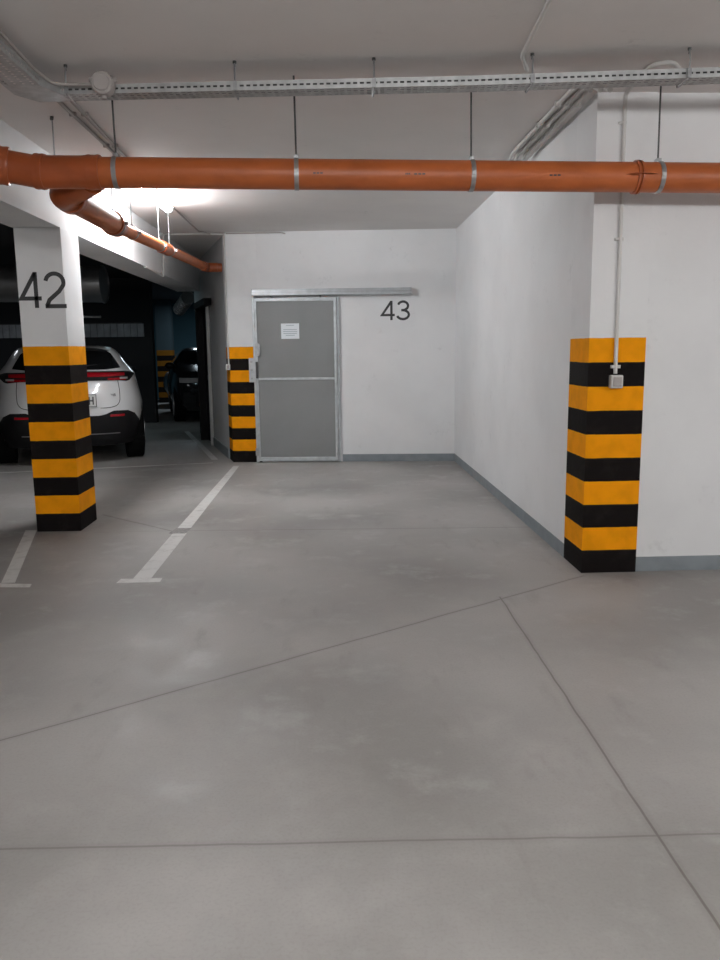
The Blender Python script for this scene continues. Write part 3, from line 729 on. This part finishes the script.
    for s_ in (-1, 1):
        for yy in (.85, 3.70):
            xo = s_ * (xside(yy, .45) + .012)
            bm = B(); tube([(xo - s_ * .24, yy, .375), (xo - s_ * .235, yy, .375), (xo - s_ * .02, yy, .375), (xo, yy, .375)], [.34, .375, .375, .35], bm, 36)
            w_ = add('wheel', bm, 'tyre', False)
            bm = B(); tube([(xo - s_ * .05, yy, .375), (xo + s_ * .004, yy, .375)], [.05, .05], bm, 16)
            for q in range(5):
                an = q * 2 * math.pi / 5; tube([(xo + s_ * .002, yy, .375), (xo + s_ * .004, yy + .24 * math.cos(an), .375 + .24 * math.sin(an))], [.03, .02], bm, 8)
            ring((xo, yy, .375), (1, 0, 0), .235, .03, .02, 32, bm)
            add('rim', bm, 'rim', False, w_)
            bm = B(); n = 20
            vs = [[bm.verts.new((xo - s_ * .006 + s_ * q * 0, yy + rr * math.cos(math.pi * k / n), .36 + rr * math.sin(math.pi * k / n))) for rr in (.375, .45)] for k in range(n + 1)]
            for a, b_ in zip(vs, vs[1:]): bm.faces.new((a[0], a[1], b_[1], b_[0]))
            add('arch_trim', bm, 'trim')
    return c
TH = math.radians(18)
make_car('parked_car', (-3.42, 10.55, 0), TH, 'carwhite', 'white car with a red light bar, parked behind the striped column')
make_car('parked_car', (-3.30, 21.3, 0), math.radians(193), 'cardark', 'black car in the dark passage beyond the oblique wall', False)
make_car('parked_car', (-.05, 22.9, 0), math.radians(93), 'carblue', 'pale blue car half hidden behind the black car', False)

# ------------------------------------------------------------------ things in the dark bays
o = obj('striped_column', bx(-5.15, -4.70, 24.1, 24.5, 0, ZC), M['stripes_shaded']); tag(o, 'dim striped column far away in front of the blue wall', 'column')
def spiral_duct(pts, r, label, name='ventilation_duct'):
    n = 60; a, b_ = Vector(pts[0]), Vector(pts[1]); P = []; R_ = []
    for k in range(n + 1):
        for dr in (0, .008, 0): pass
        P.append(a + (b_ - a) * k / n); R_.append(r)
    o = obj(name, tube(P, R_, seg=40), M['duct'], smooth=True); tag(o, label, 'duct')
    for k in range(0, n + 1, 10):
        obj('flange', ring(P[k], b_ - a, r, .03, .012, 40), M['duct'], o, True)
    return o
spiral_duct([(-9.5, 12.5, 2.60), (-3.42, 12.5, 2.53)], .27, 'thick round silver duct under the dark ceiling, above the white car')
spiral_duct([(-3.02, 16.5, 2.36), (-2.72, 15.8, 2.54)], .12, 'short bluish round duct under the ceiling beyond the beam')
o = obj('lamp_tube', tube([(-4.6, 12.4, 2.06), (-3.49, 12.5, 2.045)], .018, seg=10), M['duct'], smooth=True); tag(o, 'thin pale unlit tube below the round duct', 'tube')
o = obj('wall_cladding', B(), M['cladding']); bpy.data.objects.remove(o)
cl = empty('slatted_panel', (-6, 17.18, 1.83)); tag(cl, 'pale slatted panel band on the far dark wall above the white car', 'panel')
bm = B(); x = -3.5
while x < 2.03: box(bm, x, x + .13, -.03, 0, -.0, .27); x += .14
obj('slats', bm, M['cladding'], cl)
obj('rail', bx(-3.5, 2.06, -.035, 0, .27, .29), M['darksteel'], cl)
o = obj('electric_box', bx(-4.55, -4.40, 11.9, 12.0, 1.72, 1.97), M['beige'], bevel=.01)
bpy.data.objects.remove(o)

# ------------------------------------------------------------------ faint fill lights added for the dark bays
def area(name, loc, rot, size, energy, col):
    l = bpy.data.lights.new(name, 'AREA'); l.energy = energy; l.size = size; l.color = col
    o = bpy.data.objects.new(name, l); C.objects.link(o); o.location = loc; o.rotation_euler = rot; return o
area('far_fill_light', (-3.6, 23.0, 2.9), (0, 0, 0), .6, 32, (.75, .9, 1))  # added without a visible source to lighten the far blue wall
area('duct_fill_light', (-3.6, 15.0, 2.9), (0, 0, 0), .2, 3, (.6, .9, 1))  # added close by to give the short duct a cyan gleam
area('rear_bay_light', (-6.8, 14.6, 2.95), (0, 0, 0), .5, 8, (.9, .95, 1))

# ------------------------------------------------------------------ world, camera
w = bpy.data.worlds.new('World'); bpy.context.scene.world = w; w.use_nodes = True
w.node_tree.nodes['Background'].inputs[0].default_value = (.9, .9, 1, 1); w.node_tree.nodes['Background'].inputs[1].default_value = .05
yaw, pitch, roll, f = .0363, .1630, -.0115, 790.63
cy, sy, cp_, sp = math.cos(yaw), math.sin(yaw), math.cos(pitch), math.sin(pitch)
fw = Vector((sy * cp_, cy * cp_, -sp)); rt = Vector((cy, -sy, 0)); up = rt.cross(fw)
r2 = rt * math.cos(roll) + up * math.sin(roll); u2 = up * math.cos(roll) - rt * math.sin(roll)
cam = bpy.data.cameras.new('Camera'); co = bpy.data.objects.new('Camera', cam); C.objects.link(co)
co.matrix_world = Matrix((( r2.x, u2.x, -fw.x, 0), (r2.y, u2.y, -fw.y, 0), (r2.z, u2.z, -fw.z, 1.5), (0, 0, 0, 1)))
cam.sensor_fit = 'VERTICAL'; cam.sensor_height = 36; cam.lens = f / 960 * 36; cam.clip_start = .05; cam.clip_end = 100
bpy.context.scene.camera = co
vs_ = bpy.context.scene.view_settings; vs_.view_transform = 'Standard'; vs_.look = 'None'; vs_.exposure = .15; vs_.gamma = 1
